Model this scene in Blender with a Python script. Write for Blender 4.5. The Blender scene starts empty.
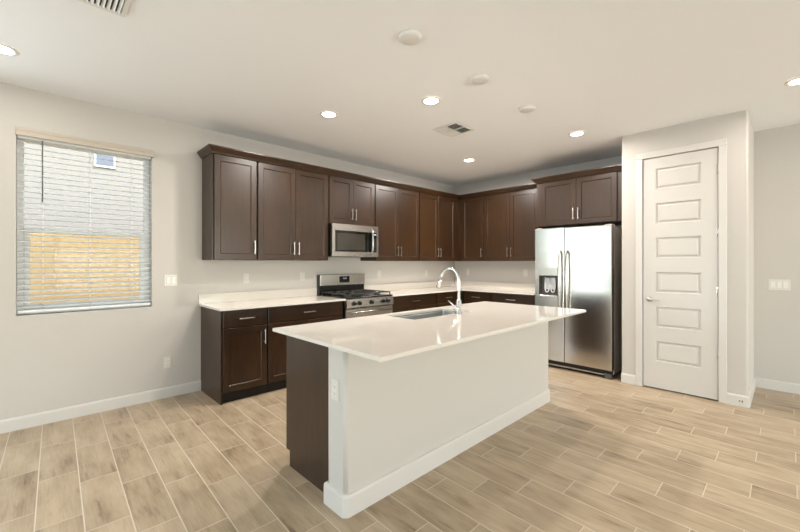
import bpy, bmesh, math, random
from mathutils import Vector, Matrix
R = math.radians
scene = bpy.context.scene
col = scene.collection

# ------------------------------------------------------------------ camera, sky, sun, window light, exposure
CAM_H = 1.3432
cam_data = bpy.data.cameras.new('camera')
cam = bpy.data.objects.new('camera', cam_data)
col.objects.link(cam)
cam_data.sensor_fit = 'HORIZONTAL'
cam_data.sensor_width = 36.0
cam_data.lens = 376.34 / 800 * 36.0
cam_data.shift_x = 8.0 / 800
cam_data.shift_y = -3.185 / 800
cam_data.clip_start = 0.05
cam.location = (0, 0, CAM_H)
cam.rotation_euler = (R(90), 0, 0.811 - R(90))
scene.camera = cam

world = bpy.data.worlds.new('sky')
scene.world = world
world.use_nodes = True
wn = world.node_tree
wn.nodes.clear()
sky = wn.nodes.new('ShaderNodeTexSky')
sky.sky_type = 'NISHITA'
sky.sun_disc = False
sky.sun_elevation = R(50)
sky.sun_rotation = R(180)
bgn = wn.nodes.new('ShaderNodeBackground')
bgn.inputs['Strength'].default_value = 0.50
won = wn.nodes.new('ShaderNodeOutputWorld')
wn.links.new(sky.outputs[0], bgn.inputs[0])
wn.links.new(bgn.outputs[0], won.inputs[0])


def lamp(name, kind, loc, rot, energy, color=(1, 1, 1), size=None, size_y=None, parent=None, angle=None):
    l = bpy.data.lights.new(name, kind)
    l.energy = energy
    l.color = color
    if kind == 'AREA':
        if size_y is None:
            l.shape = 'DISK'
        else:
            l.shape = 'RECTANGLE'
            l.size_y = size_y
        l.size = size
    if angle is not None:
        l.angle = angle
    o = bpy.data.objects.new(name, l)
    col.objects.link(o)
    o.location = loc
    o.rotation_euler = rot
    if parent:
        o.parent = parent
    return o


sun = lamp('sun', 'SUN', (0, -10, 12), (R(48), 0, R(12)), 2.2, (1.0, 0.95, 0.86), angle=R(0.6))
# room extents
V0, U0, H = 4.2725, 5.671, 2.7675      # window/range wall (Y), back wall (X), ceiling height
XR, YR = -7.0, -6.5                    # rear and right walls, both behind the camera
# daylight entering through the rear and left windows, plus an added fill from the right
lamp('daylight_rear', 'AREA', (XR - 0.85, -0.5, 1.0), (0, R(-125), 0), 190, (0.80, 0.90, 1.0), 2.2, 4.9)
lamp('fill_right', 'AREA', (2.85, YR - 0.80, 1.0), (R(126), 0, 0), 320, (1.0, 0.965, 0.94), 4.8, 1.9)  # fill added outside the right wall to brighten island front and range wall
lamp('daylight_left', 'AREA', (-3.0, V0 + 0.19, 1.55), (R(-92), 0, 0), 85, (0.88, 0.94, 1.0), 5.2, 1.75)
DOWNLIGHT_W = 17.0
vs = scene.view_settings
vs.view_transform = 'Standard'
vs.look = 'None'
vs.gamma = 1.0
vs.use_curve_mapping = False
vs.exposure = 0.48
scene.display_settings.display_device = 'sRGB'


# ------------------------------------------------------------------ materials
def lin(c):
    return tuple((v / 255 / 12.92 if v / 255 <= 0.04045 else ((v / 255 + 0.055) / 1.055) ** 2.4) for v in c) + (1.0,)


class NT:
    def __init__(self, name):
        self.m = bpy.data.materials.new(name)
        self.m.use_nodes = True
        self.t = self.m.node_tree
        self.b = self.t.nodes['Principled BSDF']

    def n(self, typ, **kw):
        nd = self.t.nodes.new(typ)
        for k, v in kw.items():
            setattr(nd, k, v)
        return nd

    def l(self, a, b):
        self.t.links.new(a, b)

    def math(self, op, a, b=None, c=None):
        nd = self.n('ShaderNodeMath', operation=op)
        for i, v in enumerate((a, b, c)):
            if v is None:
                continue
            if isinstance(v, (int, float)):
                nd.inputs[i].default_value = v
            else:
                self.l(v, nd.inputs[i])
        return nd.outputs[0]

    def mix(self, fac, a, b, blend='MIX'):
        nd = self.n('ShaderNodeMix', data_type='RGBA', blend_type=blend)
        for sock, v in ((nd.inputs['Factor'], fac), (nd.inputs['A'], a), (nd.inputs['B'], b)):
            if isinstance(v, (int, float)):
                sock.default_value = v
            elif isinstance(v, tuple):
                sock.default_value = v
            else:
                self.l(v, sock)
        return nd.outputs['Result']

    def noise(self, scale, detail=3.0, mapscale=None, rough=0.5, coord='Object', vec=None):
        if vec is None:
            tc = self.n('ShaderNodeTexCoord')
            vec = tc.outputs[coord]
        if mapscale:
            mp = self.n('ShaderNodeMapping')
            mp.inputs['Scale'].default_value = mapscale
            self.l(vec, mp.inputs['Vector'])
            vec = mp.outputs[0]
        nz = self.n('ShaderNodeTexNoise')
        nz.inputs['Scale'].default_value = scale
        nz.inputs['Detail'].default_value = detail
        nz.inputs['Roughness'].default_value = rough
        self.l(vec, nz.inputs['Vector'])
        return nz.outputs['Fac']

    def bump(self, h, strength, dist=0.01):
        bp = self.n('ShaderNodeBump')
        bp.inputs['Strength'].default_value = strength
        bp.inputs['Distance'].default_value = dist
        self.l(h, bp.inputs['Height'])
        self.l(bp.outputs[0], self.b.inputs['Normal'])


def simple(name, rgb, rough=0.5, metal=0.0, var=0.04, nscale=8.0, mapscale=None, bump=0.0, coat=0.0, spec=None, bdist=0.002):
    t = NT(name)
    c = lin(rgb)
    f = t.noise(nscale, 3.0, mapscale)
    lo = tuple(x * (1 - var) for x in c[:3]) + (1,)
    hi = tuple(min(1, x * (1 + var)) for x in c[:3]) + (1,)
    t.l(t.mix(f, lo, hi), t.b.inputs['Base Color'])
    t.b.inputs['Roughness'].default_value = rough
    t.b.inputs['Metallic'].default_value = metal
    if coat:
        t.b.inputs['Coat Weight'].default_value = coat
        t.b.inputs['Coat Roughness'].default_value = 0.15
    if spec is not None:
        t.b.inputs['Specular IOR Level'].default_value = spec
    if bump:
        t.bump(f, bump, bdist)
    return t.m


def wood_mat(name, dark, light, rough=0.34):
    t = NT(name)
    oi = t.n('ShaderNodeObjectInfo')
    tc = t.n('ShaderNodeTexCoord')
    add = t.n('ShaderNodeVectorMath', operation='ADD')
    mul = t.n('ShaderNodeVectorMath', operation='SCALE')
    t.l(oi.outputs['Location'], mul.inputs[0])
    mul.inputs['Scale'].default_value = 1.7
    t.l(tc.outputs['Object'], add.inputs[0])
    t.l(mul.outputs[0], add.inputs[1])
    v = add.outputs[0]
    f1 = t.noise(6.0, 5.0, (9, 9, 0.7), 0.6, vec=v)
    f2 = t.noise(2.2, 2.0, (1.2, 1.2, 0.8), vec=v)
    f3 = t.noise(40.0, 3.0, (6, 6, 0.35), 0.6, vec=v)
    f = t.math('MULTIPLY_ADD', f1, 0.45, t.math('MULTIPLY_ADD', f2, 0.45, t.math('MULTIPLY', f3, 0.25)))
    cr = t.n('ShaderNodeValToRGB')
    cr.color_ramp.elements[0].position = 0.35
    cr.color_ramp.elements[0].color = lin(dark)
    cr.color_ramp.elements[1].position = 0.8
    cr.color_ramp.elements[1].color = lin(light)
    t.l(f, cr.inputs[0])
    t.l(cr.outputs[0], t.b.inputs['Base Color'])
    t.b.inputs['Roughness'].default_value = rough
    t.b.inputs['Specular IOR Level'].default_value = 0.45
    t.b.inputs['Coat Weight'].default_value = 0.10
    t.b.inputs['Coat Roughness'].default_value = 0.28
    t.bump(f3, 0.04, 0.002)
    return t.m


def steel_mat(name, rgb, rough, stretch, metal=1.0):
    t = NT(name)
    f = t.noise(60.0, 4.0, stretch, 0.7)
    c = lin(rgb)
    t.l(t.mix(f, tuple(x * 0.93 for x in c[:3]) + (1,), c), t.b.inputs['Base Color'])
    t.b.inputs['Metallic'].default_value = metal
    rr = t.math('MULTIPLY_ADD', f, 0.14, rough - 0.07)
    t.l(rr, t.b.inputs['Roughness'])
    return t.m


def floor_mat():
    t = NT('wood look tile')
    tc = t.n('ShaderNodeTexCoord')
    sp = t.n('ShaderNodeSeparateXYZ')
    t.l(tc.outputs['Object'], sp.inputs[0])
    X, Y = sp.outputs[0], sp.outputs[1]
    P, L, G = 0.1900, 0.565, 0.0027
    xs = t.math('SUBTRACT', t.math('MULTIPLY_ADD', t.math('SUBTRACT', Y, 0.8), -0.030, X), 2.415)
    u = t.math('DIVIDE', xs, P)
    row = t.math('FLOOR', u)
    uf = t.math('SUBTRACT', u, row)
    w = t.math('DIVIDE', t.math('ADD', t.math('SUBTRACT', Y, 0.905 - L / 3 ), t.math('MULTIPLY', row, L / 3)), L)
    cl = t.math('FLOOR', w)
    wf = t.math('SUBTRACT', w, cl)
    du = t.math('MULTIPLY', t.math('MINIMUM', uf, t.math('SUBTRACT', 1.0, uf)), P)
    dw = t.math('MULTIPLY', t.math('MINIMUM', wf, t.math('SUBTRACT', 1.0, wf)), L * 1.25)
    d = t.math('MINIMUM', du, dw)
    mr = t.n('ShaderNodeMapRange')
    mr.inputs['From Min'].default_value = G * 0.75
    mr.inputs['From Max'].default_value = G * 1.35
    t.l(d, mr.inputs['Value'])
    tile = mr.outputs[0]                       # 0 grout, 1 tile
    # random per tile
    cb = t.n('ShaderNodeCombineXYZ')
    t.l(row, cb.inputs[0])
    t.l(cl, cb.inputs[1])
    wnz = t.n('ShaderNodeTexWhiteNoise', noise_dimensions='2D')
    t.l(cb.outputs[0], wnz.inputs['Vector'])
    rnd = wnz.outputs['Value']
    cb2 = t.n('ShaderNodeCombineXYZ')
    t.l(t.math('MULTIPLY_ADD', rnd, 7.0, X), cb2.inputs[0])
    t.l(t.math('MULTIPLY_ADD', rnd, 13.0, Y), cb2.inputs[1])
    t.l(t.math('MULTIPLY', rnd, 5.0), cb2.inputs[2])
    v = cb2.outputs[0]
    g1 = t.noise(5.0, 5.0, (2.4, 0.45, 1), 0.6, vec=v)         # broad streaks
    g2 = t.noise(34.0, 5.0, (3.4, 0.22, 1), 0.7, vec=v)      # fine grain
    g3 = t.noise(2.6, 3.0, (1.5, 0.9, 1), 0.5, vec=v)       # cloudy patches
    f = t.math('MULTIPLY_ADD', g1, 0.6, t.math('MULTIPLY_ADD', g2, 0.30, t.math('MULTIPLY_ADD', g3, 0.40, t.math('MULTIPLY_ADD', rnd, 0.10, -0.13))))
    g4 = t.noise(7.0, 6.0, (3.4, 0.40, 1), 0.68, vec=v)      # dark mineral streaks
    st = t.n('ShaderNodeMapRange')
    st.inputs['From Min'].default_value = 0.56
    st.inputs['From Max'].default_value = 0.74
    t.l(g4, st.inputs['Value'])
    f = t.math('MULTIPLY_ADD', st.outputs[0], -0.20, t.math('ADD', f, 0.03))
    cr = t.n('ShaderNodeValToRGB')
    e = cr.color_ramp.elements
    e[0].position = 0.30
    e[0].color = lin((108, 89, 69))
    e[1].position = 0.74
    e[1].color = lin((194, 175, 148))
    m = cr.color_ramp.elements.new(0.50)
    m.color = lin((166, 146, 120))
    t.l(f, cr.inputs[0])
    t.l(t.mix(tile, lin((214, 200, 182)), cr.outputs[0]), t.b.inputs['Base Color'])
    t.l(t.math('MULTIPLY_ADD', g2, 0.16, t.math('MULTIPLY_ADD', tile, -0.35, 0.62)), t.b.inputs['Roughness'])
    t.b.inputs['Specular IOR Level'].default_value = 0.4
    t.bump(t.math('MULTIPLY_ADD', g2, 0.12, tile), 0.35, 0.0015)
    return t.m


def glass_mat(name):
    t = NT(name)
    t.t.nodes.remove(t.b)
    out = t.t.nodes['Material Output']
    tr = t.n('ShaderNodeBsdfTransparent')
    gl = t.n('ShaderNodeBsdfGlossy')
    gl.inputs['Roughness'].default_value = 0.02
    tr.inputs['Color'].default_value = (0.93, 0.96, 0.95, 1)
    mx = t.n('ShaderNodeMixShader')
    lw = t.n('ShaderNodeLayerWeight')
    fr = t.math('MULTIPLY_ADD', t.math('POWER', lw.outputs['Facing'], 5.0), 0.6, 0.006)
    t.l(fr, mx.inputs[0])
    t.l(tr.outputs[0], mx.inputs[1])
    t.l(gl.outputs[0], mx.inputs[2])
    t.l(mx.outputs[0], out.inputs['Surface'])
    return t.m


def emit_mat(name, rgb, s):
    t = NT(name)
    t.b.inputs['Base Color'].default_value = lin(rgb)
    t.b.inputs['Emission Color'].default_value = lin(rgb)
    t.b.inputs['Emission Strength'].default_value = s
    return t.m


def blind_mat():
    t = NT('white blind slat')
    t.b.inputs['Base Color'].default_value = lin((246, 247, 247))
    t.b.inputs['Roughness'].default_value = 0.45
    f = t.noise(20, 2)
    t.bump(f, 0.02, 0.001)
    tl = t.n('ShaderNodeBsdfTranslucent')
    tl.inputs['Color'].default_value = lin((225, 228, 226))
    mx = t.n('ShaderNodeMixShader')
    mx.inputs[0].default_value = 0.40
    out = t.t.nodes['Material Output']
    t.l(t.b.outputs[0], mx.inputs[1])
    t.l(tl.outputs[0], mx.inputs[2])
    t.l(mx.outputs[0], out.inputs['Surface'])
    return t.m


M = dict(
    wall=simple('painted wall', (204, 198, 191), 0.75, var=0.015, nscale=90, bump=0.06, bdist=0.003),
    ceil=simple('painted ceiling', (246, 246, 247), 0.85, var=0.015, nscale=70, bump=0.08, bdist=0.003),
    trim=simple('white trim paint', (216, 211, 205), 0.35, var=0.01, nscale=30),
    door=simple('white door paint', (214, 209, 203), 0.32, var=0.01, nscale=30),
    wood=wood_mat('dark stained maple', (32, 20, 10), (68, 44, 23)),
    black=simple('toe kick black', (18, 15, 13), 0.5, var=0.1),
    quartz=simple('white quartz', (228, 221, 211), 0.05, var=0.03, nscale=3.5, coat=0.3),
    steel=steel_mat('brushed stainless steel', (196, 192, 186), 0.27, (1.0, 1.0, 40.0)),
    steel_v=steel_mat('fridge stainless steel', (206, 204, 200), 0.19, (40.0, 40.0, 0.6)),
    steel_side=simple('fridge grey side', (176, 168, 156), 0.35, metal=0.2),
    chrome=simple('chrome', (225, 225, 225), 0.08, metal=1.0, var=0.01),
    nickel=simple('brushed nickel', (205, 200, 193), 0.28, metal=1.0, var=0.03, nscale=40),
    sinksteel=steel_mat('sink steel', (178, 182, 184), 0.30, (30, 1, 1)),
    blackglass=simple('black glass', (16, 16, 17), 0.06, var=0.05),
    mwglass=simple('grey microwave glass', (58, 54, 48), 0.08, var=0.05),
    enamel=simple('black enamel', (20, 19, 18), 0.22, var=0.1),
    iron=simple('cast iron', (48, 46, 45), 0.38, var=0.2, nscale=60, bump=0.2),
    plate=simple('white plastic plate', (218, 213, 205), 0.35, var=0.01),
    slot=simple('dark slot', (60, 56, 52), 0.6),
    almond=simple('rocker face', (228, 224, 216), 0.3, var=0.01),
    grille=simple('white grille enamel', (228, 226, 220), 0.4, var=0.02),
    duct=simple('dark duct', (70, 68, 66), 0.8),
    greyplastic=simple('dispenser grey plastic', (92, 88, 84), 0.4),
    clearplastic=simple('pale clear plastic', (206, 208, 210), 0.12, var=0.1, nscale=20),
    vinyl=simple('white window vinyl', (240, 242, 242), 0.4, var=0.01),
    blind=blind_mat(),
    valance=simple('ivory valance', (194, 183, 168), 0.5, var=0.02),
    wand=simple('grey wand', (112, 114, 114), 0.3),
    glass=glass_mat('window glass'),
    lens=emit_mat('lit lens', (255, 240, 220), 14.0),
    stucco=simple('pale stucco', (166, 155, 143), 0.9, var=0.05, nscale=40, bump=0.3, bdist=0.01),
    roof=simple('roof tile', (150, 120, 100), 0.9, var=0.2, nscale=10),
    blockwall=simple('tan block wall', (190, 158, 108), 0.9, var=0.08, nscale=12, bump=0.3, bdist=0.01),
    dirt=simple('tan gravel', (190, 165, 130), 0.95, var=0.2, nscale=40),
    darkwin=simple('dark house window', (118, 120, 130), 0.5),
    floor=floor_mat(),
    display=simple('display glass', (12, 13, 15), 0.08),
    digits=emit_mat('display digits', (150, 170, 180), 0.35),
)


# ------------------------------------------------------------------ mesh helpers
class MB:
    def __init__(self):
        self.bm = bmesh.new()

    def box(self, x0, x1, y0, y1, z0, z1, bev=0.0, seg=1):
        bm = self.bm
        xs, ys, zs = sorted((x0, x1)), sorted((y0, y1)), sorted((z0, z1))
        v = [bm.verts.new((x, y, z)) for z in zs for y in ys for x in xs]
        fs = [(0, 2, 3, 1), (4, 5, 7, 6), (0, 1, 5, 4), (2, 6, 7, 3), (0, 4, 6, 2), (1, 3, 7, 5)]
        faces = [bm.faces.new([v[i] for i in f]) for f in fs]
        if bev > 0:
            es = list({e for f in faces for e in f.edges})
            r = bmesh.ops.bevel(bm, geom=es, offset=bev, segments=seg, affect='EDGES', profile=0.5)
            if seg > 1:
                for f in r['faces']:
                    f.smooth = True
        return self

    def vbox(self, x0, x1, y0, y1, z0, z1, bev, seg=5):
        """box whose vertical edges are rounded"""
        bm = self.bm
        xs, ys, zs = sorted((x0, x1)), sorted((y0, y1)), sorted((z0, z1))
        v = [bm.verts.new((x, y, z)) for z in zs for y in ys for x in xs]
        fs = [(0, 2, 3, 1), (4, 5, 7, 6), (0, 1, 5, 4), (2, 6, 7, 3), (0, 4, 6, 2), (1, 3, 7, 5)]
        for f in fs:
            bm.faces.new([v[i] for i in f])
        es = []
        for a, b in ((0, 4), (1, 5), (2, 6), (3, 7)):
            es.append(bm.edges.get((v[a], v[b])))
        r = bmesh.ops.bevel(bm, geom=es, offset=bev, segments=seg, affect='EDGES', profile=0.5)
        for f in r['faces']:
            f.smooth = True
        return self

    def loft(self, rects, close=True):
        """rects: (x0,x1,z0,z1,y) joined into a stepped profile facing -y"""
        bm = self.bm
        rings = [[bm.verts.new(p) for p in ((a, y, c), (b, y, c), (b, y, d), (a, y, d))] for a, b, c, d, y in rects]
        for r0, r1 in zip(rings, rings[1:]):
            for i in range(4):
                j = (i + 1) % 4
                bm.faces.new((r0[i], r0[j], r1[j], r1[i]))
        if close:
            bm.faces.new(rings[0][::-1])
        bm.faces.new(rings[-1])
        return self

    def cyl(self, p0, p1, r0, r1=None, seg=20, cap=True):
        r1 = r0 if r1 is None else r1
        bm = self.bm
        p0, p1 = Vector(p0), Vector(p1)
        d = (p1 - p0).normalized()
        a = d.orthogonal().normalized()
        b = d.cross(a)
        A, B = [], []
        for i in range(seg):
            t = 2 * math.pi * i / seg
            o = a * math.cos(t) + b * math.sin(t)
            A.append(bm.verts.new(p0 + o * r0))
            B.append(bm.verts.new(p1 + o * r1))
        for i in range(seg):
            j = (i + 1) % seg
            bm.faces.new((A[i], A[j], B[j], B[i])).smooth = True
        if cap:
            bm.faces.new(A[::-1])
            bm.faces.new(B)
        return self

    def lathe(self, prof, c=(0, 0, 0), seg=32):
        """prof: (r,z) list revolved about z at c"""
        bm = self.bm
        rings = []
        for r, z in prof:
            if r < 1e-6:
                rings.append([bm.verts.new((c[0], c[1], c[2] + z))])
            else:
                rings.append([bm.verts.new((c[0] + r * math.cos(2 * math.pi * i / seg), c[1] + r * math.sin(2 * math.pi * i / seg), c[2] + z)) for i in range(seg)])
        for a, b in zip(rings, rings[1:]):
            for i in range(seg):
                j = (i + 1) % seg
                if len(a) == 1 and len(b) == 1:
                    continue
                if len(a) == 1:
                    f = bm.faces.new((a[0], b[j], b[i]))
                elif len(b) == 1:
                    f = bm.faces.new((a[i], a[j], b[0]))
                else:
                    f = bm.faces.new((a[i], a[j], b[j], b[i]))
                f.smooth = True
        return self

    def tube(self, pts, r, seg=14, cap=True):
        bm = self.bm
        pts = [Vector(p) for p in pts]
        n = len(pts)
        rr = r if isinstance(r, (list, tuple)) else [r] * n
        tan = []
        for i in range(n):
            t = (pts[min(i + 1, n - 1)] - pts[max(i - 1, 0)]).normalized()
            tan.append(t)
        a = tan[0].orthogonal().normalized()
        rings = []
        for i in range(n):
            a = (a - tan[i] * a.dot(tan[i])).normalized()
            b = tan[i].cross(a)
            rings.append([bm.verts.new(pts[i] + (a * math.cos(2 * math.pi * k / seg) + b * math.sin(2 * math.pi * k / seg)) * rr[i]) for k in range(seg)])
        for A, B in zip(rings, rings[1:]):
            for i in range(seg):
                j = (i + 1) % seg
                bm.faces.new((A[i], A[j], B[j], B[i])).smooth = True
        if cap:
            bm.faces.new(rings[0][::-1])
            bm.faces.new(rings[-1])
        return self

    def prism(self, poly, z0, z1, bev=0.0):
        """xy polygon extruded in z"""
        bm = self.bm
        A = [bm.verts.new((x, y, z0)) for x, y in poly]
        B = [bm.verts.new((x, y, z1)) for x, y in poly]
        n = len(poly)
        fs = [bm.faces.new(A[::-1]), bm.faces.new(B)]
        for i in range(n):
            j = (i + 1) % n
            fs.append(bm.faces.new((A[i], A[j], B[j], B[i])))
        if bev:
            es = list({e for e in fs[1].edges})
            bmesh.ops.bevel(bm, geom=es, offset=bev, segments=2, affect='EDGES')
        return self

    def extr(self, prof, p0, p1, nrm):
        """profile (out, z) extruded from p0 to p1 (xy), 'out' along nrm (xy)"""
        bm = self.bm
        A = [bm.verts.new((p0[0] + nrm[0] * o, p0[1] + nrm[1] * o, z)) for o, z in prof]
        B = [bm.verts.new((p1[0] + nrm[0] * o, p1[1] + nrm[1] * o, z)) for o, z in prof]
        n = len(prof)
        for i in range(n):
            j = (i + 1) % n
            bm.faces.new((A[i], A[j], B[j], B[i]))
        bm.faces.new(A[::-1])
        bm.faces.new(B)
        return self

    def sweep(self, prof, path, side=1):
        """profile (out, z) along an xy polyline with mitred corners; out = right side of travel * side"""
        bm = self.bm
        n = len(path)
        rings = []
        for i in range(n):
            p = Vector(path[i])
            ds = []
            if i > 0:
                ds.append((p - Vector(path[i - 1])).normalized())
            if i < n - 1:
                ds.append((Vector(path[i + 1]) - p).normalized())
            ns = [Vector((d.y, -d.x)) * side for d in ds]
            if len(ns) == 2:
                m = (ns[0] + ns[1])
                m = m / m.dot(ns[0])
            else:
                m = ns[0]
            rings.append([bm.verts.new((p.x + m.x * o, p.y + m.y * o, z)) for o, z in prof])
        k = len(prof)
        for A, B in zip(rings, rings[1:]):
            for i in range(k):
                j = (i + 1) % k
                bm.faces.new((A[i], A[j], B[j], B[i]))
        bm.faces.new(rings[0][::-1])
        bm.faces.new(rings[-1])
        return self

    def build(self, name, mat, parent=None, loc=(0, 0, 0), rotz=0.0):
        bmesh.ops.recalc_face_normals(self.bm, faces=self.bm.faces[:])
        me = bpy.data.meshes.new(name)
        self.bm.to_mesh(me)
        self.bm.free()
        me.materials.append(M[mat] if isinstance(mat, str) else mat)
        o = bpy.data.objects.new(name, me)
        col.objects.link(o)
        o.location = loc
        o.rotation_euler = (0, 0, rotz)
        if parent:
            o.parent = parent
        return o


def thing(name, label, cat, loc=(0, 0, 0), rotz=0.0, group=None):
    o = bpy.data.objects.new(name, None)
    o.empty_display_size = 0.05
    col.objects.link(o)
    o.location = loc
    o.rotation_euler = (0, 0, rotz)
    o['label'] = label
    o['category'] = cat
    if group:
        o['group'] = group
    return o


def tag(o, label, cat, group=None):
    o['label'] = label
    o['category'] = cat
    if group:
        o['group'] = group
    return o


def struct(o, label=None, cat=None):
    o['kind'] = 'structure'
    if label:
        o['label'] = label
    if cat:
        o['category'] = cat
    return o


BACK = R(-90)     # rotation of things that stand against the back wall (front faces -X)

# ------------------------------------------------------------------ room shell
WT = 0.16
struct(MB().box(XR - WT, U0 + WT, YR - WT, V0 + WT, -0.12, 0).build('floor', 'floor'), 'wood-look tile floor in staggered tan planks', 'floor')
struct(MB().box(XR - 0.5, U0 + 0.4, YR - 3.4, V0 + 0.35, H, H + 0.14).build('ceiling', 'ceil'), 'flat off-white painted ceiling', 'ceiling')  # slab runs past the right wall as an added, unseen sun shade


def wall_y(name, y0, y1, x0, x1, holes, label):
    m = MB()
    cur = x0
    for a, b, c, d in sorted(holes):
        m.box(cur, a, y0, y1, 0, H)
        if c > 0.001:
            m.box(a, b, y0, y1, 0, c)
        m.box(a, b, y0, y1, d, H)
        cur = b
    m.box(cur, x1, y0, y1, 0, H)
    return struct(m.build(name, 'wall'), label, 'wall')


W1 = (-0.107, 0.830, 0.915, 2.405)
W2 = (-5.60, -0.40, 0.70, 2.45)
wall_y('wall_left', V0, V0 + WT, XR - WT, U0 + WT, [W1, W2], 'pale greige wall with the blind-covered window and the range')
struct(MB().box(U0, U0 + WT, YR, V0, 0, H).build('wall_back', 'wall'), 'pale wall behind the refrigerator and past the pantry', 'wall')
W4 = (0.4, 5.3, 0.35, 2.35)  # opening for the unseen window added on this wall
wall_y('wall_right', YR - WT, YR, XR - WT, U0 + WT, [W4], 'pale wall on the right side of the great room')
m = MB()
m.box(XR - WT, XR, YR, -2.95, 0, H).box(XR - WT, XR, 1.95, V0, 0, H).box(XR - WT, XR, -2.95, 1.95, 2.4, H)
struct(m.build('wall_rear', 'wall'), 'pale wall of the great room behind', 'wall')

# pantry closet box
PX, PY0, PY1 = 4.80, 0.256, 1.295
DY0, DY1, DZ = 0.470, 1.086, 2.462
m = MB()
def arc(cx, cy, r, a0, a1, n=6):
    return [(cx + r * math.cos(R(a0 + (a1 - a0) * k / n)), cy + r * math.sin(R(a0 + (a1 - a0) * k / n))) for k in range(n + 1)]


rb = 0.018
m.prism([(PX, DY0 - 0.012)] + arc(PX + rb, PY0 + rb, rb, 180, 270) + [(U0, PY0), (U0, PY0 + 0.11), (PX + 0.11, PY0 + 0.11), (PX + 0.11, DY0 - 0.012)], 0, H)
m.prism([(PX, DY1 + 0.012), (PX + 0.11, DY1 + 0.012), (PX + 0.11, PY1 - 0.11), (U0, PY1 - 0.11), (U0, PY1)] + arc(PX + rb, PY1 - rb, rb, 90, 180), 0, H)
m.box(PX, PX + 0.11, DY0 - 0.012, DY1 + 0.012, DZ + 0.012, H)
struct(m.build('wall_pantry', 'wall'), 'white boxed-out pantry closet walls beside the refrigerator', 'wall')

BB = [(0, 0), (0.014, 0), (0.014, 0.088), (0.009, 0.101), (0.0, 0.104)]
struct(MB().sweep(BB, [(XR, V0), (1.272, V0)]).build('baseboard_left', 'trim'), 'white baseboard under the window', 'baseboard')
struct(MB().sweep(BB, [(U0, PY0), (U0, YR)]).build('baseboard_back', 'trim'), 'white baseboard right of the pantry', 'baseboard')
m = MB()
m.sweep(BB, [(PX, PY1), (PX, DY1 + 0.068)])
m.sweep(BB, [(PX, DY0 - 0.066), (PX, PY0), (U0 - 0.014, PY0)])
struct(m.build('baseboard_pantry', 'trim'), 'white baseboard around the pantry closet', 'baseboard')

# pantry door with casing
t = thing('door_1', 'tall white six-panel pantry door with lever handle', 'door', (PX, DY1, 0.0), BACK)
t['kind'] = 'structure'
DW = DY1 - DY0
m = MB()
for a, b in ((-0.068, -0.006), (DW + 0.006, DW + 0.068)):
    m.box(a, b, -0.014, 0.0, 0, DZ + 0.006, 0.003)
m.box(-0.066, DW + 0.066, -0.014, 0.0, DZ + 0.006, DZ + 0.070, 0.003)
m.box(-0.012, -0.006, 0.0, 0.11, 0, DZ + 0.012)
m.box(DW + 0.006, DW + 0.012, 0.0, 0.11, 0, DZ + 0.012)
m.box(-0.012, DW + 0.012, 0.0, 0.11, DZ + 0.006, DZ + 0.012)
m.build('door_casing', 'trim', t)
m = MB()
fy, by = 0.004, 0.040
px0, px1 = 0.112, DW - 0.125
m.box(0, px0, fy, by, 0.012, DZ)
m.box(px1, DW, fy, by, 0.012, DZ)
tops = [2.345 - 0.3666 * k for k in range(6)]
zc = DZ
for tp in tops:
    m.box(px0, px1, fy, by, tp, zc)
    zc = tp - 0.218
    a, b, c, d = px0, px1, zc, tp
    m.loft([(a, b, c, d, fy), (a + .008, b - .008, c + .008, d - .008, fy + .015), (a + .018, b - .018, c + .018, d - .018, fy + .015),
            (a + .034, b - .034, c + .034, d - .034, fy + .003)], close=False)
m.box(px0, px1, fy, by, 0.012, zc)
slab = m.build('door_leaf', 'door', t)
m = MB()
m.lathe([(0, .0), (.027, .0), (.027, .006), (.022, .012), (.010, .014), (.010, .045), (0, .045)], seg=24)
bmesh.ops.rotate(m.bm, verts=m.bm.verts[:], cent=(0, 0, 0), matrix=Matrix.Rotation(R(90), 3, 'X'))
m.tube([(0, -.040, 0), (.02, -.046, 0), (.06, -.047, -.002), (.115, -.044, -.004)], [.010, .010, .008, .006])
m.build('door_handle', 'nickel', slab, (0.058, fy, 0.950))
for z in (0.459, 1.06, 1.64, 2.253):
    m = MB()
    m.cyl((0, 0, -.045), (0, 0, .045), .007, seg=10)
    m.box(-.012, .0, .002, .006, -.045, .045)
    m.build('hinge', 'nickel', slab, (DW + 0.001, -0.003, z))

# windows --------------------------------------------------------------
def window(n, label, loc, rotz, w, h, depth, mull=(), rail=None):
    """local: x 0..w, z 0..h, y 0 = room side of the frame, going outwards +y"""
    t = thing('window_%d' % n, label, 'window', loc, rotz)
    t['kind'] = 'structure'
    m = MB()
    f = 0.045
    m.box(0, f, 0, depth, 0, h, .004).box(w - f, w, 0, depth, 0, h, .004)
    m.box(f, w - f, 0, depth, 0, f, .004).box(f, w - f, 0, depth, h - f, h, .004)
    for x in mull:
        m.box(x - f * .8, x + f * .8, 0, depth, f, h - f, .004)
    m.build('window_frame', 'vinyl', t)
    if rail:
        m = MB()
        m.box(f, w - f, -.012, depth * .6, rail - .02, rail + .02, .003)
        m.box(f, f + .035, -.012, depth * .6, f, rail - .02, .003).box(w - f - .035, w - f, -.012, depth * .6, f, rail - .02, .003)
        m.box(f + .035, w - f - .035, -.012, depth * .6, f, f + .035, .003)
        m.build('window_sash', 'vinyl', t)
    MB().box(f * .6, w - f * .6, depth * .45, depth * .45 + .004, f * .6, h - f * .6).build('window_pane', 'glass', t)
    return t


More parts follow.
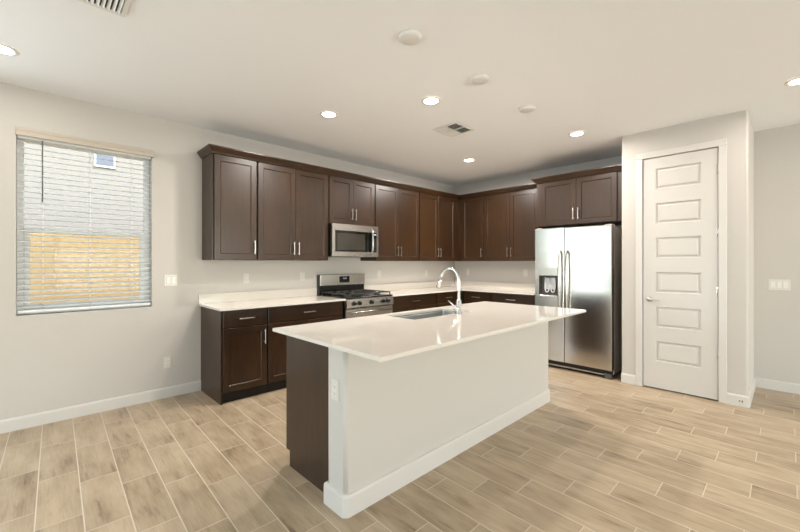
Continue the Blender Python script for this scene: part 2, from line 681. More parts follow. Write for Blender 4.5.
window(1, 'single-hung window with white frame behind the open blind', (W1[0], V0 + .095, W1[2]), 0, W1[1] - W1[0], W1[3] - W1[2], .06, rail=0.70)
window(2, 'double window on the window wall behind the camera', (W2[0], V0 + .095, W2[2]), 0, W2[1] - W2[0], W2[3] - W2[2], .06, mull=(1.667, 3.333))
window(3, 'wide sliding glass door on the rear wall', (XR - .095, -2.95, 0), R(90), 4.9, 2.4, .06, mull=(1.63, 3.27))
o4 = window(4, 'unseen wide window added on the right wall, under an added roof overhang', (W4[1], YR - .095, W4[2]), math.pi, W4[1] - W4[0], W4[3] - W4[2], .06, mull=(1.67, 3.33))  # window added out of view so the right-hand fill can enter

# ------------------------------------------------------------------ outdoors seen through the window
struct(MB().box(-40, 40, V0 + WT + .02, 60, -0.3, -0.12).build('ground_outside', 'dirt'), 'bare tan ground outside the window', 'ground')
m = MB()
m.box(-9, 11, 7.0, 7.2, -.14, 1.76)
m.box(-9.02, 11.02, 6.98, 7.22, 1.76, 1.79, .008)
for k in range(-2, 4):
    m.box(k * 3.1 - .2, k * 3.1 + .2, 6.94, 7.26, -.14, 1.74, .01)
tag(m.build('garden_wall', 'blockwall'), 'sunlit tan block wall outside the window', 'fence')
t = thing('neighbor_house', 'pale grey stucco house beyond the tan wall outside the window', 'house', (0, 9.0, -.14))
MB().box(-8, 10, 0, 6, 0, 6.2).build('house_wall', 'stucco', t)
m = MB()
m.extr([(0, 0), (.9, 0), (.9, .2), (-3, 1.8), (-6.9, .2), (-6.9, 0)], (-8.4, 0), (10.4, 0), (0, -1))
m.build('roof', 'roof', t, (0, 0, 6.2))
f = MB().box(.84, 1.11, -.03, .02, 3.33, 3.60).build('house_window', 'darkwin', t)
m = MB()
m.box(.81, 1.14, -.04, -.005, 3.30, 3.33).box(.81, 1.14, -.04, -.005, 3.60, 3.63).box(.81, .84, -.04, -.005, 3.33, 3.60).box(1.11, 1.14, -.04, -.005, 3.33, 3.60)
m.build('house_window_frame', 'vinyl', f)

# ------------------------------------------------------------------ window blind
t = thing('window_blind', 'white horizontal slat blind hanging open in the window', 'blind', ((W1[0] + W1[1]) / 2, V0, W1[2]))
hw = (W1[1] - W1[0]) / 2
hz = W1[3] - W1[2]
m = MB()
m.box(-hw - .004, hw + .018, -.026, -.012, hz - .036, hz + .028, .004)
m.box(hw + .004, hw + .018, -.012, -.0005, hz - .036, hz + .028, .002)
m.box(-hw - .004, hw + .018, -.030, -.026, hz + .002, hz + .022, .002)
m.build('valance', 'valance', t)
MB().box(-hw + .006, hw - .006, .012, .062, hz - .048, hz - .003, .002).build('head_rail', 'vinyl', t)
m = MB()
NS = 31
pitch = (hz - .052 - .045) / NS
for k in range(NS):
    z = .052 + pitch * (k + .35)
    a = R(17)
    c, s = math.cos(a) * .024, math.sin(a) * .024
    y0 = .037
    # thin slat with slight crown, room side edge a little lower
    pr = [(-c, -s), (0, .0035), (c, s), (c, s - .003), (0, .0005), (-c, -s - .003)]
    bm = m.bm
    A = [bm.verts.new((-hw + .007, y0 + p, z + q)) for p, q in pr]
    B = [bm.verts.new((hw - .007, y0 + p, z + q)) for p, q in pr]
    for i in range(6):
        j = (i + 1) % 6
        bm.faces.new((A[i], A[j], B[j], B[i]))
    bm.faces.new(A[::-1])
    bm.faces.new(B)
m.build('slats', 'blind', t)
MB().box(-hw + .007, hw - .007, .013, .061, .018, .040, .004).build('bottom_rail', 'vinyl', t)
for fx in (-.66, .0, .66):
    m = MB()
    for y in (.0105, .0635):
        m.tube([(fx * hw, y, .03), (fx * hw, y, hz - .04)], .0014, seg=6)
    m.build('ladder_cord', 'vinyl', t)
m = MB()
m.tube([(-hw + .155, .003, hz - .05), (-hw + .155, .001, hz - .56)], .0045, seg=8)
m.build('tilt_wand', 'wand', t)


# ------------------------------------------------------------------ cabinets
def bar_pull(m, vertical, L=.15):
    h = L / 2
    if vertical:
        m.box(-.005, .005, -.034, -.024, -h, h, .0025)
        for z in (-h + .02, h - .02):
            m.cyl((0, 0, z), (0, -.026, z), .0045, seg=10)
    else:
        m.box(-h, h, -.034, -.024, -.005, .005, .0025)
        for x in (-h + .02, h - .02):
            m.cyl((x, 0, 0), (x, -.026, 0), .0045, seg=10)
    return m


def shaker(x0, x1, z0, z1, y, parent, hpos=None, name='door', T=.020, frame=.057):
    """front face at y - T; hpos = (x, z, vertical)"""
    m = MB()
    w, h = x1 - x0, z1 - z0
    e = .0025
    s = frame
    m.loft([(0, w, 0, h, 0), (0, w, 0, h, -T + e), (e, w - e, e, h - e, -T), (s, w - s, s, h - s, -T),
            (s + .008, w - s - .008, s + .008, h - s - .008, -T + .010)])
    d = m.build(name, 'wood', parent, (x0, y, z0))
    if hpos:
        bar_pull(MB(), hpos[2]).build('handle', 'nickel', d, (hpos[0] - x0, -T, hpos[1] - z0))
    return d


def drawer_front(x0, x1, z0, z1, y, parent, T=.020):
    m = MB()
    w, h = x1 - x0, z1 - z0
    e = .003
    m.loft([(0, w, 0, h, 0), (0, w, 0, h, -T + e), (e, w - e, e, h - e, -T)])
    d = m.build('drawer', 'wood', parent, (x0, y, z0))
    bar_pull(MB(), False).build('handle', 'nickel', d, (w / 2, -T, h / 2))
    return d


def wall_cab(label, loc, rot, w, z0, z1, ndoors, depth=.31, group='dark wall cabinets', handle='auto', left=.009, right=.009):
    t = thing('wall_cabinet', label, 'cabinet', (loc[0], loc[1], z0), rot, group)
    h = z1 - z0
    MB().box(.0008, w - .0008, -depth, -.0015, 0, h, .0015).build('cabinet_body', 'wood', t)
    g = .003
    a, b = left, w - right
    hz_ = .125
    if ndoors == 1:
        shaker(a, b, .005, h - .012, -depth - .0005, t, ((b - .028) if handle == 'auto' else handle, hz_ + .012, True))
    else:
        mid = (a + b) / 2
        shaker(a, mid - g / 2, .005, h - .012, -depth - .0005, t, (mid - .030, hz_ + .012, True))
        shaker(mid + g / 2, b, .005, h - .012, -depth - .0005, t, (mid + .030, hz_ + .012, True))
    return t


UZ0, UZ1 = 1.372, 2.445
wall_cab('narrow dark brown single-door wall cabinet nearest the window', (1.284, V0), 0, .460, UZ0, UZ1, 1, left=.018)
wall_cab('dark brown two-door wall cabinet between the narrow end cabinet and the microwave', (1.745, V0), 0, .915, UZ0, UZ1, 2)
wall_cab('short dark brown two-door cabinet directly above the microwave', (2.661, V0), 0, .763, 1.838, UZ1, 2)
wall_cab('dark brown two-door wall cabinet immediately right of the microwave', (3.425, V0), 0, .914, UZ0, UZ1, 2)
wall_cab('dark brown two-door wall cabinet on the range wall, last one before the corner', (4.340, V0), 0, 1.329, UZ0, UZ1, 2, right=.425)
wall_cab('dark brown single-door wall cabinet on the back wall right in the corner', (U0, V0 - .3125), BACK, .5215, UZ0, UZ1, 1, left=.085)
wall_cab('dark brown two-door wall cabinet on the back wall beside the refrigerator', (U0, V0 - .835), BACK, 1.022, UZ0, UZ1, 2, right=.10)
fc = wall_cab('deep short greyish brown two-door cabinet above the refrigerator', (U0, 2.412), BACK, 1.115, 1.842, UZ1, 2, depth=.60, left=.067, right=.115)
CP = [(-.004, 0), (.006, 0), (.010, .012), (.022, .022), (.040, .048), (.050, .056), (.050, .068), (-.004, .068)]
m = MB()
m.sweep([(o, z - .006) for o, z in CP], [(0, -.001), (0, -.62), (1.115, -.62)])
m.box(.002, 1.113, -.616, -.001, .035, .058)
m.build('crown_trim', 'wood', fc, (0, 0, UZ1 - 1.842))
m = MB()
m.sweep([(o, z - .006) for o, z in CP], [(1.284, V0 - .0015), (1.284, V0 - .332), (U0 - .332, V0 - .332), (U0 - .332, 2.4125)], 1)
o = m.build('crown_molding', 'wood', None, (0, 0, UZ1))
tag(o, 'dark brown crown moulding running along the tops of the wall cabinets', 'moulding')


def base_cab(label, loc, rot, w, spec, depth=.585, left=.007, right=.007, group='dark base cabinets'):
    t = thing('base_cabinet', label, 'cabinet', (loc[0], loc[1], 0), rot, group)
    MB().box(.0008, w - .0008, -depth, -.0015, .10, .893, .0015).build('cabinet_body', 'wood', t)
    x0 = .0008
    if spec.get('end'):
        x0 = .020
        MB().box(.0008, .0195, -depth, -.0015, 0, .0995).build('end_panel', 'wood', t)
    MB().box(x0, w - .0008, -depth + .03, -.0015, 0, .0995).build('toe_kick', 'black', t)
    a, b = left, w - right
    y = -depth - .0005
    drawer_front(a, b, .724, .880, y, t)
    n = spec.get('doors', 2)
    if n == 1:
        shaker(a, b, .108, .714, y, t, (b - .030, .60, True))
    elif n == 2:
        mid = (a + b) / 2
        shaker(a, mid - .0015, .108, .714, y, t, (mid - .030, .60, True))
        shaker(mid + .0015, b, .108, .714, y, t, (mid + .030, .60, True))
    return t


base_cab('narrow dark brown base cabinet with one drawer and door, at the window end', (1.272, V0), 0, .460, dict(doors=1, end=1), left=.02)
base_cab('wide dark brown base cabinet with drawer, between narrow end cabinet and range', (1.733, V0), 0, .950, dict(doors=2))
base_cab('dark brown base cabinet with wide drawer immediately right of the range', (3.462, V0), 0, .958, dict(doors=2))
base_cab('narrow dark brown drawer base cabinet on the range wall beside the corner', (4.421, V0), 0, .64, dict(doors=1), right=.09)
base_cab('dark brown base cabinet on the back wall, drawer nearest the corner', (U0, V0 - .61), BACK, .520, dict(doors=1), left=.03)
base_cab('dark brown base cabinet on the back wall next to the refrigerator', (U0, V0 - 1.131), BACK, .700, dict(doors=2))

# counters with short backsplash
CT, CB = .914, .8935
t = thing('countertop', 'pale quartz countertop with backsplash left of the range', 'countertop', (1.25, V0, CT))
MB().prism([(0, -.001), (0, -.648), (1.437, -.648), (1.437, -.001)], CB - CT, 0, .002).build('counter_slab', 'quartz', t)
MB().box(0.0, 1.437, -.021, -.001, .0003, .100, .0015).build('backsplash', 'quartz', t)
t = thing('countertop', 'pale quartz L-shaped countertop from the range around to the refrigerator', 'countertop', (3.457, V0, CT))
lx = U0 - 3.457
ly = -(V0 - 2.425)
MB().prism([(0, -.001), (0, -.648), (lx - .648, -.648), (lx - .648, ly), (lx - .001, ly), (lx - .001, -.001)], CB - CT, 0, .002).build('counter_slab', 'quartz', t)
MB().box(0, lx - .021, -.021, -.001, .0003, .100, .0015).box(lx - .021, lx - .001, ly, -.001, .0003, .100, .0015).build('backsplash', 'quartz', t)

# ------------------------------------------------------------------ island
IX0, IX1, IY0, IY1 = 1.136, 3.654, 1.271, 2.337
PW = (1.186, 3.635, 1.605, 1.775)
struct(MB().vbox(PW[0], PW[1], PW[2], PW[3], 0, CB - .0005, .020).build('wall_island', 'wall'), 'white half-height wall across the island front', 'wall')
BI = [(0, 0), (0.014, 0), (0.014, 0.102), (0.010, 0.116), (0.0, 0.120)]
m = MB()
c = .016
m.sweep(BI, [(PW[0] + .03, PW[3]), (PW[0], PW[3]), (PW[0], PW[2] + c), (PW[0] + c, PW[2]), (PW[1] - c, PW[2]), (PW[1], PW[2] + c), (PW[1], PW[3])])
struct(m.build('baseboard_island', 'trim'), 'white baseboard wrapping the island half wall', 'baseboard')

t = thing('island_cabinet', 'dark brown island cabinet run with notched wood end panel', 'cabinet', (1.225, 1.777, 0))
w = 2.39
m = MB()
m.extr([(0, 0), (.495, 0), (.495, .10), (.540, .10), (.540, CB - .001), (0, CB - .001)], (0, 0), (.019, 0), (0, 1))
m.build('end_panel', 'wood', t)
m = MB()
m.extr([(.0, 0), (.48, 0), (.48, .10), (.520, .10), (.520, .118), (.0, .118)], (.020, 0), (w, 0), (0, 1))
m.box(.020, .81, 0, .52, .1181, CB - .001).box(1.64, w, 0, .52, .1181, CB - .001)
m.box(.81, 1.64, .512, .52, .1181, CB - .001)
m.build('cabinet_body', 'wood', t)
sp = [.020, .47, .84, 1.60, 2.02, 2.388]
for i, (a, b) in enumerate(zip(sp, sp[1:])):
    # doors on the working side (facing the range)
    mm = MB()
    W_, H_ = b - a - .004, CB - .016 - .108
    s = .057
    mm.loft([(0, W_, 0, H_, 0), (0, W_, 0, H_, -.0175), (.0025, W_ - .0025, .0025, H_ - .0025, -.020), (s, W_ - s, s, H_ - s, -.020), (s + .008, W_ - s - .008, s + .008, H_ - s - .008, -.010)])
    d = mm.build('door', 'wood', t, (b - .002, .5205, .108), math.pi)
    bar_pull(MB(), True).build('handle', 'nickel', d, (.030 if i % 2 else W_ - .030, -.020, H_ - .12))

# island slab with the sink cut-out
SX0, SX1, SY0, SY1 = 2.075, 2.825, 1.940, 2.268
m = MB()
bm = m.bm
xs = [IX0, SX0, SX1, IX1]
ys = [IY0, SY0, SY1, IY1]
grid = {}
for k, z in enumerate((CB - CT, 0)):
    for i, x in enumerate(xs):
        for j, y in enumerate(ys):
            grid[i, j, k] = bm.verts.new((x - IX0, y - IY0, z))
for i in range(3):
    for j in range(3):
        if (i, j) == (1, 1):
            continue
        bm.faces.new((grid[i, j, 1], grid[i + 1, j, 1], grid[i + 1, j + 1, 1], grid[i, j + 1, 1]))
        bm.faces.new((grid[i, j, 0], grid[i, j + 1, 0], grid[i + 1, j + 1, 0], grid[i + 1, j, 0]))
for i in range(3):
    for j in (0, 3):
        bm.faces.new((grid[i, j, 0], grid[i + 1, j, 0], grid[i + 1, j, 1], grid[i, j, 1]))
        bm.faces.new((grid[j, i, 0], grid[j, i + 1, 0], grid[j, i + 1, 1], grid[j, i, 1]))
for a, b in (((1, 1), (2, 1)), ((2, 1), (2, 2)), ((2, 2), (1, 2)), ((1, 2), (1, 1))):
    bm.faces.new((grid[a[0], a[1], 0], grid[b[0], b[1], 0], grid[b[0], b[1], 1], grid[a[0], a[1], 1]))
bmesh.ops.recalc_face_normals(bm, faces=bm.faces[:])
es = [e for e in bm.edges if len(e.link_faces) == 2 and e.calc_face_angle(0) > 1 and all(v.co.z > -.001 for v in e.verts)]
bmesh.ops.bevel(bm, geom=es, offset=.002, segments=2, affect='EDGES')
o = m.build('island_countertop', 'quartz', None, (IX0, IY0, CT))
tag(o, 'large glossy white quartz countertop on the kitchen island', 'countertop')

t = thing('sink', 'stainless undermount sink set into the island countertop', 'sink', ((SX0 + SX1) / 2, (SY0 + SY1) / 2, CB - .001))
a, b = (SX1 - SX0) / 2 + .004, (SY1 - SY0) / 2 + .004
m = MB()
bm = m.bm


def rrect(ax, by_, r, z, n=5):
    out = []
    for cx, cy, t0 in ((ax - r, by_ - r, 0), (-ax + r, by_ - r, 90), (-ax + r, -by_ + r, 180), (ax - r, -by_ + r, 270)):
        for k in range(n + 1):
            th = R(t0 + 90 * k / n)
            out.append(bm.verts.new((cx + r * math.cos(th), cy + r * math.sin(th), z)))
    return out


prev = None
for ax, by_, r, z in ((a + .012, b + .008, .03, -.001), (a, b, .02, -.001), (a - .003, b - .003, .02, -.02), (a - .012, b - .012, .03, -.17), (a - .03, b - .03, .04, -.195), (.05, .05, .045, -.205)):
    ring = rrect(ax, by_, r, z)
    if prev:
        n = len(ring)
        for i in range(n):
            j = (i + 1) % n
            bm.faces.new((prev[i], prev[j], ring[j], ring[i])).smooth = True
    prev = ring
bm.faces.new(prev)
o = m.build('basin', 'sinksteel', t)
sol = o.modifiers.new('thickness', 'SOLIDIFY')
sol.thickness = .0015
sol.offset = 1
MB().lathe([(0, .004), (.030, .004), (.040, .001), (.043, .003), (.044, 0)], (0, 0, -.205)).build('drain', 'chrome', t)

FX, FY = 2.555, 1.885
t = thing('faucet', 'tall chrome gooseneck pull-down faucet on the island', 'faucet', (FX, FY, CT))
m = MB()
m.lathe([(0, 0), (.028, 0), (.028, .006), (.024, .010), (.0215, .014), (.0215, .115), (.019, .120), (.0135, .130), (0, .13)])
m.build('faucet_base', 'chrome', t)
pts = [(0, 0, .12), (0, 0, .20), (0, 0, .285)]
r_ = .095
for k in range(1, 13):
    th = math.pi * k / 12 * 0.93
    pts.append((0, r_ - r_ * math.cos(th), .285 + r_ * math.sin(th)))
m = MB()
m.tube(pts, .0125, seg=16)
m.build('spout', 'chrome', t)
e0 = Vector(pts[-1])
dd = (e0 - Vector(pts[-2])).normalized()
m = MB()
m.tube([e0 - dd * .002, e0 + dd * .05, e0 + dd * .085, e0 + dd * .10], [.0135, .0155, .0165, .0145], seg=16)
m.build('spray_head', 'chrome', t)
m = MB()
m.cyl((0, 0, .055), (-.052, .0, .055), .0155, seg=18)
m.tube([(-.040, 0, .060), (-.062, 0.008, .082), (-.120, .014, .122)], [.0075, .0065, .0055], seg=10)
m.build('lever', 'chrome', t)

# ------------------------------------------------------------------ range
RX = 2.690
t = thing('range', 'freestanding stainless gas range with black grates', 'stove', (RX, V0, 0))
W_ = .762
MB().box(.001, W_ - .001, -.62, -.012, .03, .905, .002).build('range_body', 'enamel', t)
for x in (.04, W_ - .04):
    for y in (-.58, -.06):
        MB().cyl((x, y, 0), (x, y, .032), .018, seg=12).build('leveling_foot', 'black', t)
m = MB()
m.box(0, W_, -.655, -.06, .905, .925, .004)
m.build('cooktop', 'enamel', t)
# back guard
m = MB()
m.box(0, W_, -.058, -.012, .906, 1.185, .003)
bgd = m.build('backguard', 'enamel', t)
m = MB()
m.box(.010, W_ - .004, -.078, -.0585, 1.040, 1.188, .004)
m.build('backguard_panel', 'steel', bgd)
m = MB()
m.box(.310, .480, -.0815, -.0785, 1.075, 1.160, .001)
m.build('clock_display', 'display', bgd)
m = MB()
for k, x in enumerate((.372, .386, .404, .418)):
    m.box(x, x + .007, -.0825, -.0817, 1.122, 1.138)
m.build('clock_digits', 'digits', bgd)
# control panel + knobs
m = MB()
m.extr([(.600, .795), (.655, .795), (.668, .805), (.655, .903), (.600, .903)], (0, 0), (W_, 0), (0, -1))
cp = m.build('control_panel', 'steel', t)
for x in (.105, .190, .381, .575, .657):
    m = MB()
    m.cyl((0, 0, 0), (0, -.012, -.0015), .027, .025, seg=20)
    m.cyl((0, -.012, 0), (0, -.036, -.003), .022, .019, seg=20)
    m.box(-.004, .004, -.040, -.034, -.018, .016, .001)
    m.build('knob', 'black', cp, (x, -.660, .852))
m = MB()
m.box(.004, W_ - .004, -.655, -.615, .225, .785, .004)
od = m.build('oven_door', 'steel', t)
MB().box(.12, W_ - .12, -.659, -.654, .36, .66, .002).build('oven_window', 'blackglass', od)
m = MB()
m.tube([(.05, -.70, .745), (W_ - .05, -.70, .745)], .012)
for x in (.08, W_ - .08):
    m.cyl((x, -.655, .745), (x, -.70, .745), .009, seg=12)
m.build('oven_handle', 'steel', od)
m = MB()
m.box(.004, W_ - .004, -.655, -.615, .05, .215, .004)
m.build('storage_drawer', 'steel', t)
# grates and burners
for gx0, gx1 in ((.020, .258), (.262, .500), (.504, .742)):
    m = MB()
    z0, z1 = .952, .966
    y0, y1 = -.630, -.085
    for x in (gx0, gx1 - .012):
        m.box(x, x + .012, y0, y1, z0, z1, .003)
    for y in (y0, (y0 + y1) / 2 - .006, y1 - .012):
        m.box(gx0, gx1, y, y + .012, z0, z1, .003)
    cx = (gx0 + gx1) / 2
    for yc in ((y0 * 3 + y1) / 4, (y0 + y1 * 3) / 4):
        m.box(gx0, cx - .03, yc - .005, yc + .005, z0, z1 + .004, .002)
        m.box(cx + .03, gx1, yc - .005, yc + .005, z0, z1 + .004, .002)
        m.box(cx - .005, cx + .005, yc - .13, yc - .03, z0, z1 + .004, .002)
        m.box(cx - .005, cx + .005, yc + .03, yc + .13, z0, z1 + .004, .002)
    for x in (gx0, gx1 - .012):
        for y in (y0, y1 - .012):
            m.box(x, x + .012, y, y + .012, .9255, z0 + .002)
    m.build('grate', 'iron', t)
for x, y in ((.139, -.494), (.139, -.221), (.381, -.358), (.623, -.494), (.623, -.221)):
    m = MB()
    m.lathe([(.0, 0), (.045, 0), (.045, .008), (.036, .010), (.036, .018), (.030, .022), (0, .022)], (x, y, .9252), 24)
    m.build('burner', 'iron', t)

# ------------------------------------------------------------------ microwave
t = thing('microwave', 'stainless over-the-range microwave with black glass window', 'microwave', (2.665, V0, 1.424))
W_, Hh = .756, .412
MB().box(0, W_, -.370, -.0015, 0, Hh, .003).build('microwave_body', 'enamel', t)
m = MB()
m.box(0, W_, -.402, -.3705, 0, .062, .003)
m.box(0, W_, -.402, -.3705, Hh - .085, Hh, .003)
m.box(0, .042, -.402, -.3705, .062, Hh - .085, .002)
m.box(W_ - .030, W_, -.402, -.3705, .062, Hh - .085, .002)
m.build('microwave_front', 'steel', t)
m = MB()
m.box(.042, .600, -.4005, -.372, .062, Hh - .085, .002)
md = m.build('microwave_door', 'blackglass', t)
m = MB()
m.box(.072, .520, -.4022, -.4008, .082, Hh - .118, .0004)
m.build('microwave_window', 'mwglass', md)
m = MB()
hp = [(.618, -.402, .020), (.618, -.432, .045), (.618, -.446, .11), (.618, -.449, .20), (.618, -.446, .29), (.618, -.432, Hh - .055), (.618, -.402, Hh - .030)]
m.tube(hp, .013)
m.build('microwave_handle', 'steel', md)
m = MB()
m.box(.600, W_ - .030, -.4005, -.372, .062, Hh - .085, .002)
kp = m.build('keypad', 'blackglass', t)
m = MB()
m.box(.668, .712, -.4015, -.4007, Hh - .122, Hh - .102)
m.build('microwave_clock', 'digits', kp)
for r in range(5):
    for cc in range(3):
        MB().box(.660 + cc * .020, .672 + cc * .020, -.4012, -.4006, .085 + r * .035, .095 + r * .035).build('key', 'greyplastic', kp)
m = MB()
m.box(.06, W_ - .06, -.33, -.08, -.004, 0)
m.build('underside_filter', 'greyplastic', t)

# ------------------------------------------------------------------ refrigerator
FRX = 4.785
FY0, FY1 = 2.300, 1.388
t = thing('refrigerator', 'stainless side-by-side refrigerator with ice and water dispenser', 'refrigerator', (U0, FY0, 0), BACK)
W_ = FY0 - FY1
fd = U0 - FRX           # total depth to door face
MB().box(.004, W_ - .004, -fd + .075, -.03, .04, 1.765, .004).build('fridge_case', 'steel_side', t)
MB().box(.01, W_ - .01, -fd + .045, -fd + .10, .025, .095, .003).build('base_grille', 'black', t)
m = MB()
m.box(.012, W_ - .012, -fd + .040, -fd + .046, .030, .044, .001)
m.build('kick_strip', 'steel_side', t)
for x0_, x1_ in ((W_ - .085, W_ - .012), (.012, .085)):
    MB().box(x0_, x1_, -fd + .018, -fd + .043, .0, .058, .004).build('front_foot', 'greyplastic', t)
for x in (.05, W_ - .05):
    MB().cyl((x, -.10, .0205), (x, -.07, .0205), .0205).build('rear_roller', 'greyplastic', t)
m = MB()
m.box(W_ - .075, W_ - .006, -fd + .02, -fd + .14, 1.7655, 1.790, .004)
m.build('hinge_cover', 'plate', t)
m = MB()
m.box(.006, .075, -fd + .02, -fd + .14, 1.7655, 1.790, .004)
m.build('hinge_cover', 'plate', t)
sx = FY0 - 1.922        # split
z0, z1 = .100, 1.783
# freezer door with dispenser cut-out
dx0, dx1, dz0, dz1 = .056, .302, .925, 1.180
m = MB()
bm = m.bm
xs = [0, dx0, dx1, sx - .003]
zs = [z0, dz0, dz1, z1]
T = .070
g = {}
for k, y in enumerate((-fd, -fd + T)):
    for i, x in enumerate(xs):
        for j, z in enumerate(zs):
            g[i, j, k] = bm.verts.new((x, y, z))
for i in range(3):
    for j in range(3):
        if (i, j) != (1, 1):
            bm.faces.new((g[i, j, 0], g[i + 1, j, 0], g[i + 1, j + 1, 0], g[i, j + 1, 0]))
        bm.faces.new((g[i, j, 1], g[i, j + 1, 1], g[i + 1, j + 1, 1], g[i + 1, j, 1]))
for i in range(3):
    for j in (0, 3):
        bm.faces.new((g[i, j, 0], g[i, j, 1], g[i + 1, j, 1], g[i + 1, j, 0]))
        bm.faces.new((g[j, i, 0], g[j, i, 1], g[j, i + 1, 1], g[j, i + 1, 0]))
bmesh.ops.recalc_face_normals(bm, faces=bm.faces[:])
es = [e for e in bm.edges if len(e.link_faces) == 2 and e.calc_face_angle(0) > 1 and all(abs(v.co.y + fd) < 1e-5 for v in e.verts)]
bmesh.ops.bevel(bm, geom=es, offset=.008, segments=3, affect='EDGES')
fdo = m.build('freezer_door', 'steel_v', t)
m = MB()
m.box(dx0, dx1, -fd + .058, -fd + .066, dz0, dz1)
m.box(dx0, dx0 + .004, -fd + .002, -fd + .06, dz0, dz1).box(dx1 - .004, dx1, -fd + .002, -fd + .06, dz0, dz1)
m.box(dx0, dx1, -fd + .002, -fd + .06, dz1 - .004, dz1)
m.build('dispenser_niche', 'greyplastic', fdo)
m = MB()
m.box(dx0 - .012, dx1 + .012, -fd - .004, -fd + .001, dz1, dz1 + .100, .002)
m.build('dispenser_control_panel', 'steel', fdo)
m = MB()
m.box(dx0 - .012, dx1 + .012, -fd - .012, -fd + .058, dz0 - .022, dz0 + .004, .003)
m.box(dx0 - .012, dx0, -fd - .004, -fd + .001, dz0, dz1).box(dx1, dx1 + .012, -fd - .004, -fd + .001, dz0, dz1)
m.build('dispenser_tray', 'steel', fdo)
for cx in (.150, .225):
    m = MB()
    pts = []
    for k in range(13):
        th = math.pi * k / 12
        pts.append((cx - .030 * math.cos(th), -fd + .030 - .006 * math.sin(th), 1.040 - .075 * math.sin(th)))
    m.tube([(cx - .034, -fd + .05, 1.16)] + pts + [(cx + .034, -fd + .05, 1.16)], .007, seg=8)
    m.box(cx - .026, cx + .026, -fd + .034, -fd + .038, 1.00, 1.15, .001)
    m.build('dispenser_paddle', 'clearplastic', fdo)
m = MB()
m.loft([(sx + .003, W_, z0, z1, -fd + T), (sx + .003, W_, z0, z1, -fd + .008), (sx + .0055, W_ - .0025, z0 + .0025, z1 - .0025, -fd + .002), (sx + .011, W_ - .008, z0 + .008, z1 - .008, -fd)])
rdo = m.build('refrigerator_door', 'steel_v', t)
for x, d in ((sx - .045, fdo), (sx + .045, rdo)):
    m = MB()
    pts = [(x, -fd, .70), (x, -fd - .035, .72)]
    for k in range(9):
        f_ = k / 8
        pts.append((x, -fd - .045 - .018 * math.sin(math.pi * f_), .745 + f_ * .70))
    pts += [(x, -fd - .035, 1.470), (x, -fd, 1.490)]
    m.tube(pts, .0125, seg=12)
    m.build('handle', 'steel', d)


# ------------------------------------------------------------------ electrical plates
def wall_plate(name, label, cat, loc, rot, kind, gangs=1, group=None):
    t = thing(name, label, cat, loc, rot, group)
    w = .070 + .046 * (gangs - 1)
    h = .115
    MB().loft([(-w / 2, w / 2, -h / 2, h / 2, -.0003), (-w / 2, w / 2, -h / 2, h / 2, -.003), (-w / 2 + .003, w / 2 - .003, -h / 2 + .003, h / 2 - .003, -.006)]).build('cover_plate', 'plate', t)
    for k in range(gangs):
        cx = (k - (gangs - 1) / 2) * .046
        if kind == 'switch':
            r = MB().loft([(cx - .0165, cx + .0165, -.033, .033, -.005), (cx - .0165, cx + .0165, -.033, .033, -.0072), (cx - .0145, cx + .0145, -.031, .031, -.0095)]).build('rocker', 'almond', t)
        else:
            r = MB().loft([(cx - .0165, cx + .0165, -.033, .033, -.005), (cx - .0165, cx + .0165, -.033, .033, -.0072), (cx - .0155, cx + .0155, -.032, .032, -.0080)]).build('receptacle', 'almond', t)
            m = MB()
            for z in (.017, -.017):
                m.box(cx - .008, cx - .0058, -.0084, -.0079, z - .004, z + .005)
                m.box(cx + .0058, cx + .008, -.0084, -.0079, z - .004, z + .004)
                m.cyl((cx, -.0084, z - .0095), (cx, -.0079, z - .0095), .0028, seg=10)
            m.build('slots', 'slot', r)
    return t


g1 = 'outlets above the counters'
wall_plate('wall_outlet', 'white outlet above the left counter, nearer the window', 'outlet', (1.760, V0, 1.170), 0, 'outlet', group=g1)
wall_plate('wall_outlet', 'white outlet just left of the range above the counter', 'outlet', (2.482, V0, 1.176), 0, 'outlet', group=g1)
wall_plate('wall_outlet', 'white outlet just right of the range above the counter', 'outlet', (3.787, V0, 1.174), 0, 'outlet', group=g1)
wall_plate('wall_outlet', 'white outlet on the range wall nearest the corner, left of the faucet', 'outlet', (4.863, V0, 1.169), 0, 'outlet', group=g1)
wall_plate('wall_outlet', 'white outlet on the back wall just right of the faucet', 'outlet', (U0, 3.978, 1.177), BACK, 'outlet', group=g1)
wall_plate('wall_outlet', 'white outlet on the back wall beside the refrigerator', 'outlet', (U0, 2.880, 1.181), BACK, 'outlet', group=g1)
wall_plate('wall_outlet', 'white outlet low on the wall below the window switch', 'outlet', (.962, V0, .349), 0, 'outlet')
wall_plate('light_switch', 'white double switch plate on the wall right of the window', 'switch', (.992, V0, 1.165), 0, 'switch', 2)
wall_plate('light_switch', 'white triple switch plate on the wall right of the pantry', 'switch', (U0, .064, 1.113), BACK, 'switch', 3)
wall_plate('wall_outlet', 'white outlet on the end of the island half wall', 'outlet', (PW[0], 1.693, .655), BACK, 'outlet')
t = thing('floor_level_jack', 'tiny two-holed plate on the baseboard at the pantry corner', 'jack', (PX - .0141, .304, .050), BACK)
MB().box(-.022, .022, -.003, 0, -.015, .015, .001).build('jack_plate', 'plate', t)
MB().box(-.013, -.004, -.0036, -.0029, -.006, .006).box(.006, .014, -.0036, -.0029, -.009, .009).build('jack_holes', 'slot', t)


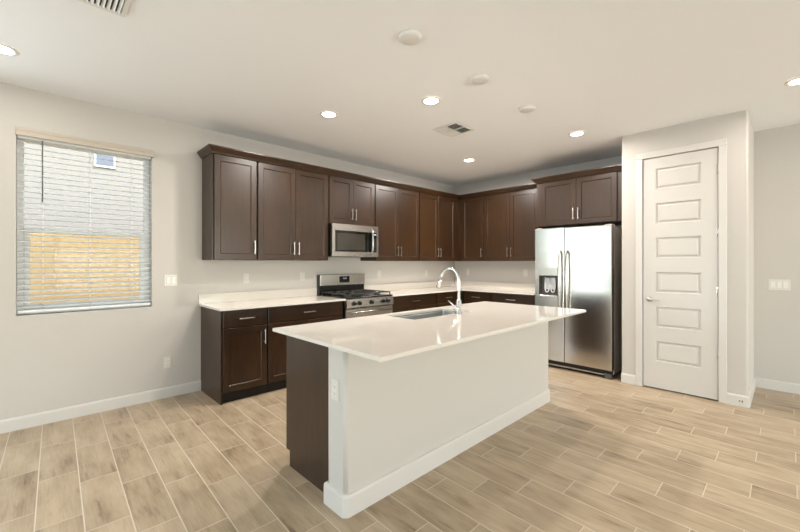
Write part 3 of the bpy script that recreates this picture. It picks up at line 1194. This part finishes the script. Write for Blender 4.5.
# ------------------------------------------------------------------ ceiling fittings
def downlight(label, x, y, watts=DOWNLIGHT_W):
    t = thing('recessed_light', label, 'ceiling light', (x, y, H), 0, 'recessed ceiling lights')
    m = MB()
    m.lathe([(.062, -.001), (.062, -.006), (.070, -.010), (.086, -.005), (.088, -.0005)], seg=36)
    m.build('trim_ring', 'grille', t)
    m = MB()
    m.lathe([(0, -.006), (.062, -.006), (.062, -.001), (0, -.001)], seg=36)
    m.build('lens', 'lens', t)
    l = lamp('bulb', 'AREA', (0, 0, -.012), (0, 0, 0), watts, (1.0, .93, .86), .12, None, t)
    l.data.spread = R(175)
    return t


downlight('recessed ceiling light in front of the cabinets left of the microwave', 2.044, 3.027)
downlight('recessed ceiling light over the island beside the small vent', 2.523, 2.158)
downlight('recessed ceiling light nearest the kitchen corner', 4.364, 3.045, 34.0)
downlight('recessed ceiling light in front of the refrigerator', 4.332, 1.602, 12.0)
downlight('recessed ceiling light at the left edge of the photo', -.160, 3.600, 3.0)
downlight('recessed ceiling light at the right edge, beyond the pantry', 4.330, -.065, 5.0)


def cover(label, x, y):
    m = MB()
    m.lathe([(0, -.024), (.052, -.024), (.066, -.021), (.072, -.014), (.073, -.0005), (0, -.0005)], seg=36)
    o = m.build('ceiling_cover', 'grille', None, (x, y, H))
    tag(o, label, 'cover plate', 'round ceiling covers over the island')


cover('round white ceiling cover nearest the camera over the island', 1.710, 1.635)
cover('round white ceiling cover in the middle of the island row', 2.493, 1.643)
cover('round white ceiling cover farthest back in the island row', 3.285, 1.655)


def vent(label, x0, x1, y0, y1, quad):
    cx, cy = (x0 + x1) / 2, (y0 + y1) / 2
    t = thing('ceiling_vent', label, 'vent', (cx, cy, H), 0, 'ceiling air vents')
    a, b = (x1 - x0) / 2, (y1 - y0) / 2
    MB().box(-a + .01, a - .01, -b + .01, b - .01, -.004, -.0005).build('duct_opening', 'duct', t)
    m = MB()
    f = .026
    for s in (-1, 1):
        m.box(s * a, s * (a - f), -b, b, -.012, -.0042, .002)
        m.box(-a + f, a - f, s * b, s * (b - f), -.012, -.0042, .002)
    m.build('vent_frame', 'grille', t)
    m = MB()
    ia, ib = a - f, b - f

    def louver(xa, xb, ya, yb, along_x, sgn):
        n = 5 if quad else 9
        L = (yb - ya) if along_x else (xb - xa)
        for k in range(n):
            c0 = (k + .25) * L / n
            c1 = c0 + .55 * L / n
            z0_, z1_ = (-.005, -.016) if sgn > 0 else (-.016, -.005)
            if along_x:
                p = [(xa, ya + c0, z0_), (xb, ya + c0, z0_), (xb, ya + c1, z1_), (xa, ya + c1, z1_)]
            else:
                p = [(xa + c0, ya, z0_), (xa + c0, yb, z0_), (xa + c1, yb, z1_), (xa + c1, ya, z1_)]
            vs1 = [m.bm.verts.new(q) for q in p]
            vs2 = [m.bm.verts.new((q[0], q[1], q[2] - .0012)) for q in p]
            m.bm.faces.new(vs1)
            m.bm.faces.new(vs2[::-1])
            for i in range(4):
                j = (i + 1) % 4
                m.bm.faces.new((vs1[i], vs1[j], vs2[j], vs2[i]))
    if quad:
        m.box(-ia, ia, -.006, .006, -.016, -.0042)
        m.box(-.006, .006, -ib, ib, -.016, -.0042)
        louver(-ia, -.006, .006, ib, False, 1)
        louver(.006, ia, .006, ib, True, 1)
        louver(-ia, -.006, -ib, -.006, True, -1)
        louver(.006, ia, -ib, -.006, False, -1)
    else:
        m.box(-ia * .45, -ia * .45 + .012, -ib, ib, -.016, -.0042)
        louver(-ia * .45 + .012, ia, -ib, ib, False, 1)
        louver(-ia, -ia * .45, -ib, ib, True, 1)
    m.build('louvers', 'grille', t)


vent('square white ceiling vent over the island near the middle of the ceiling', 3.075, 3.400, 2.300, 2.610, True)
vent('white ceiling vent cut off by the top edge of the photo', .020, .380, 2.28, 2.635, False)
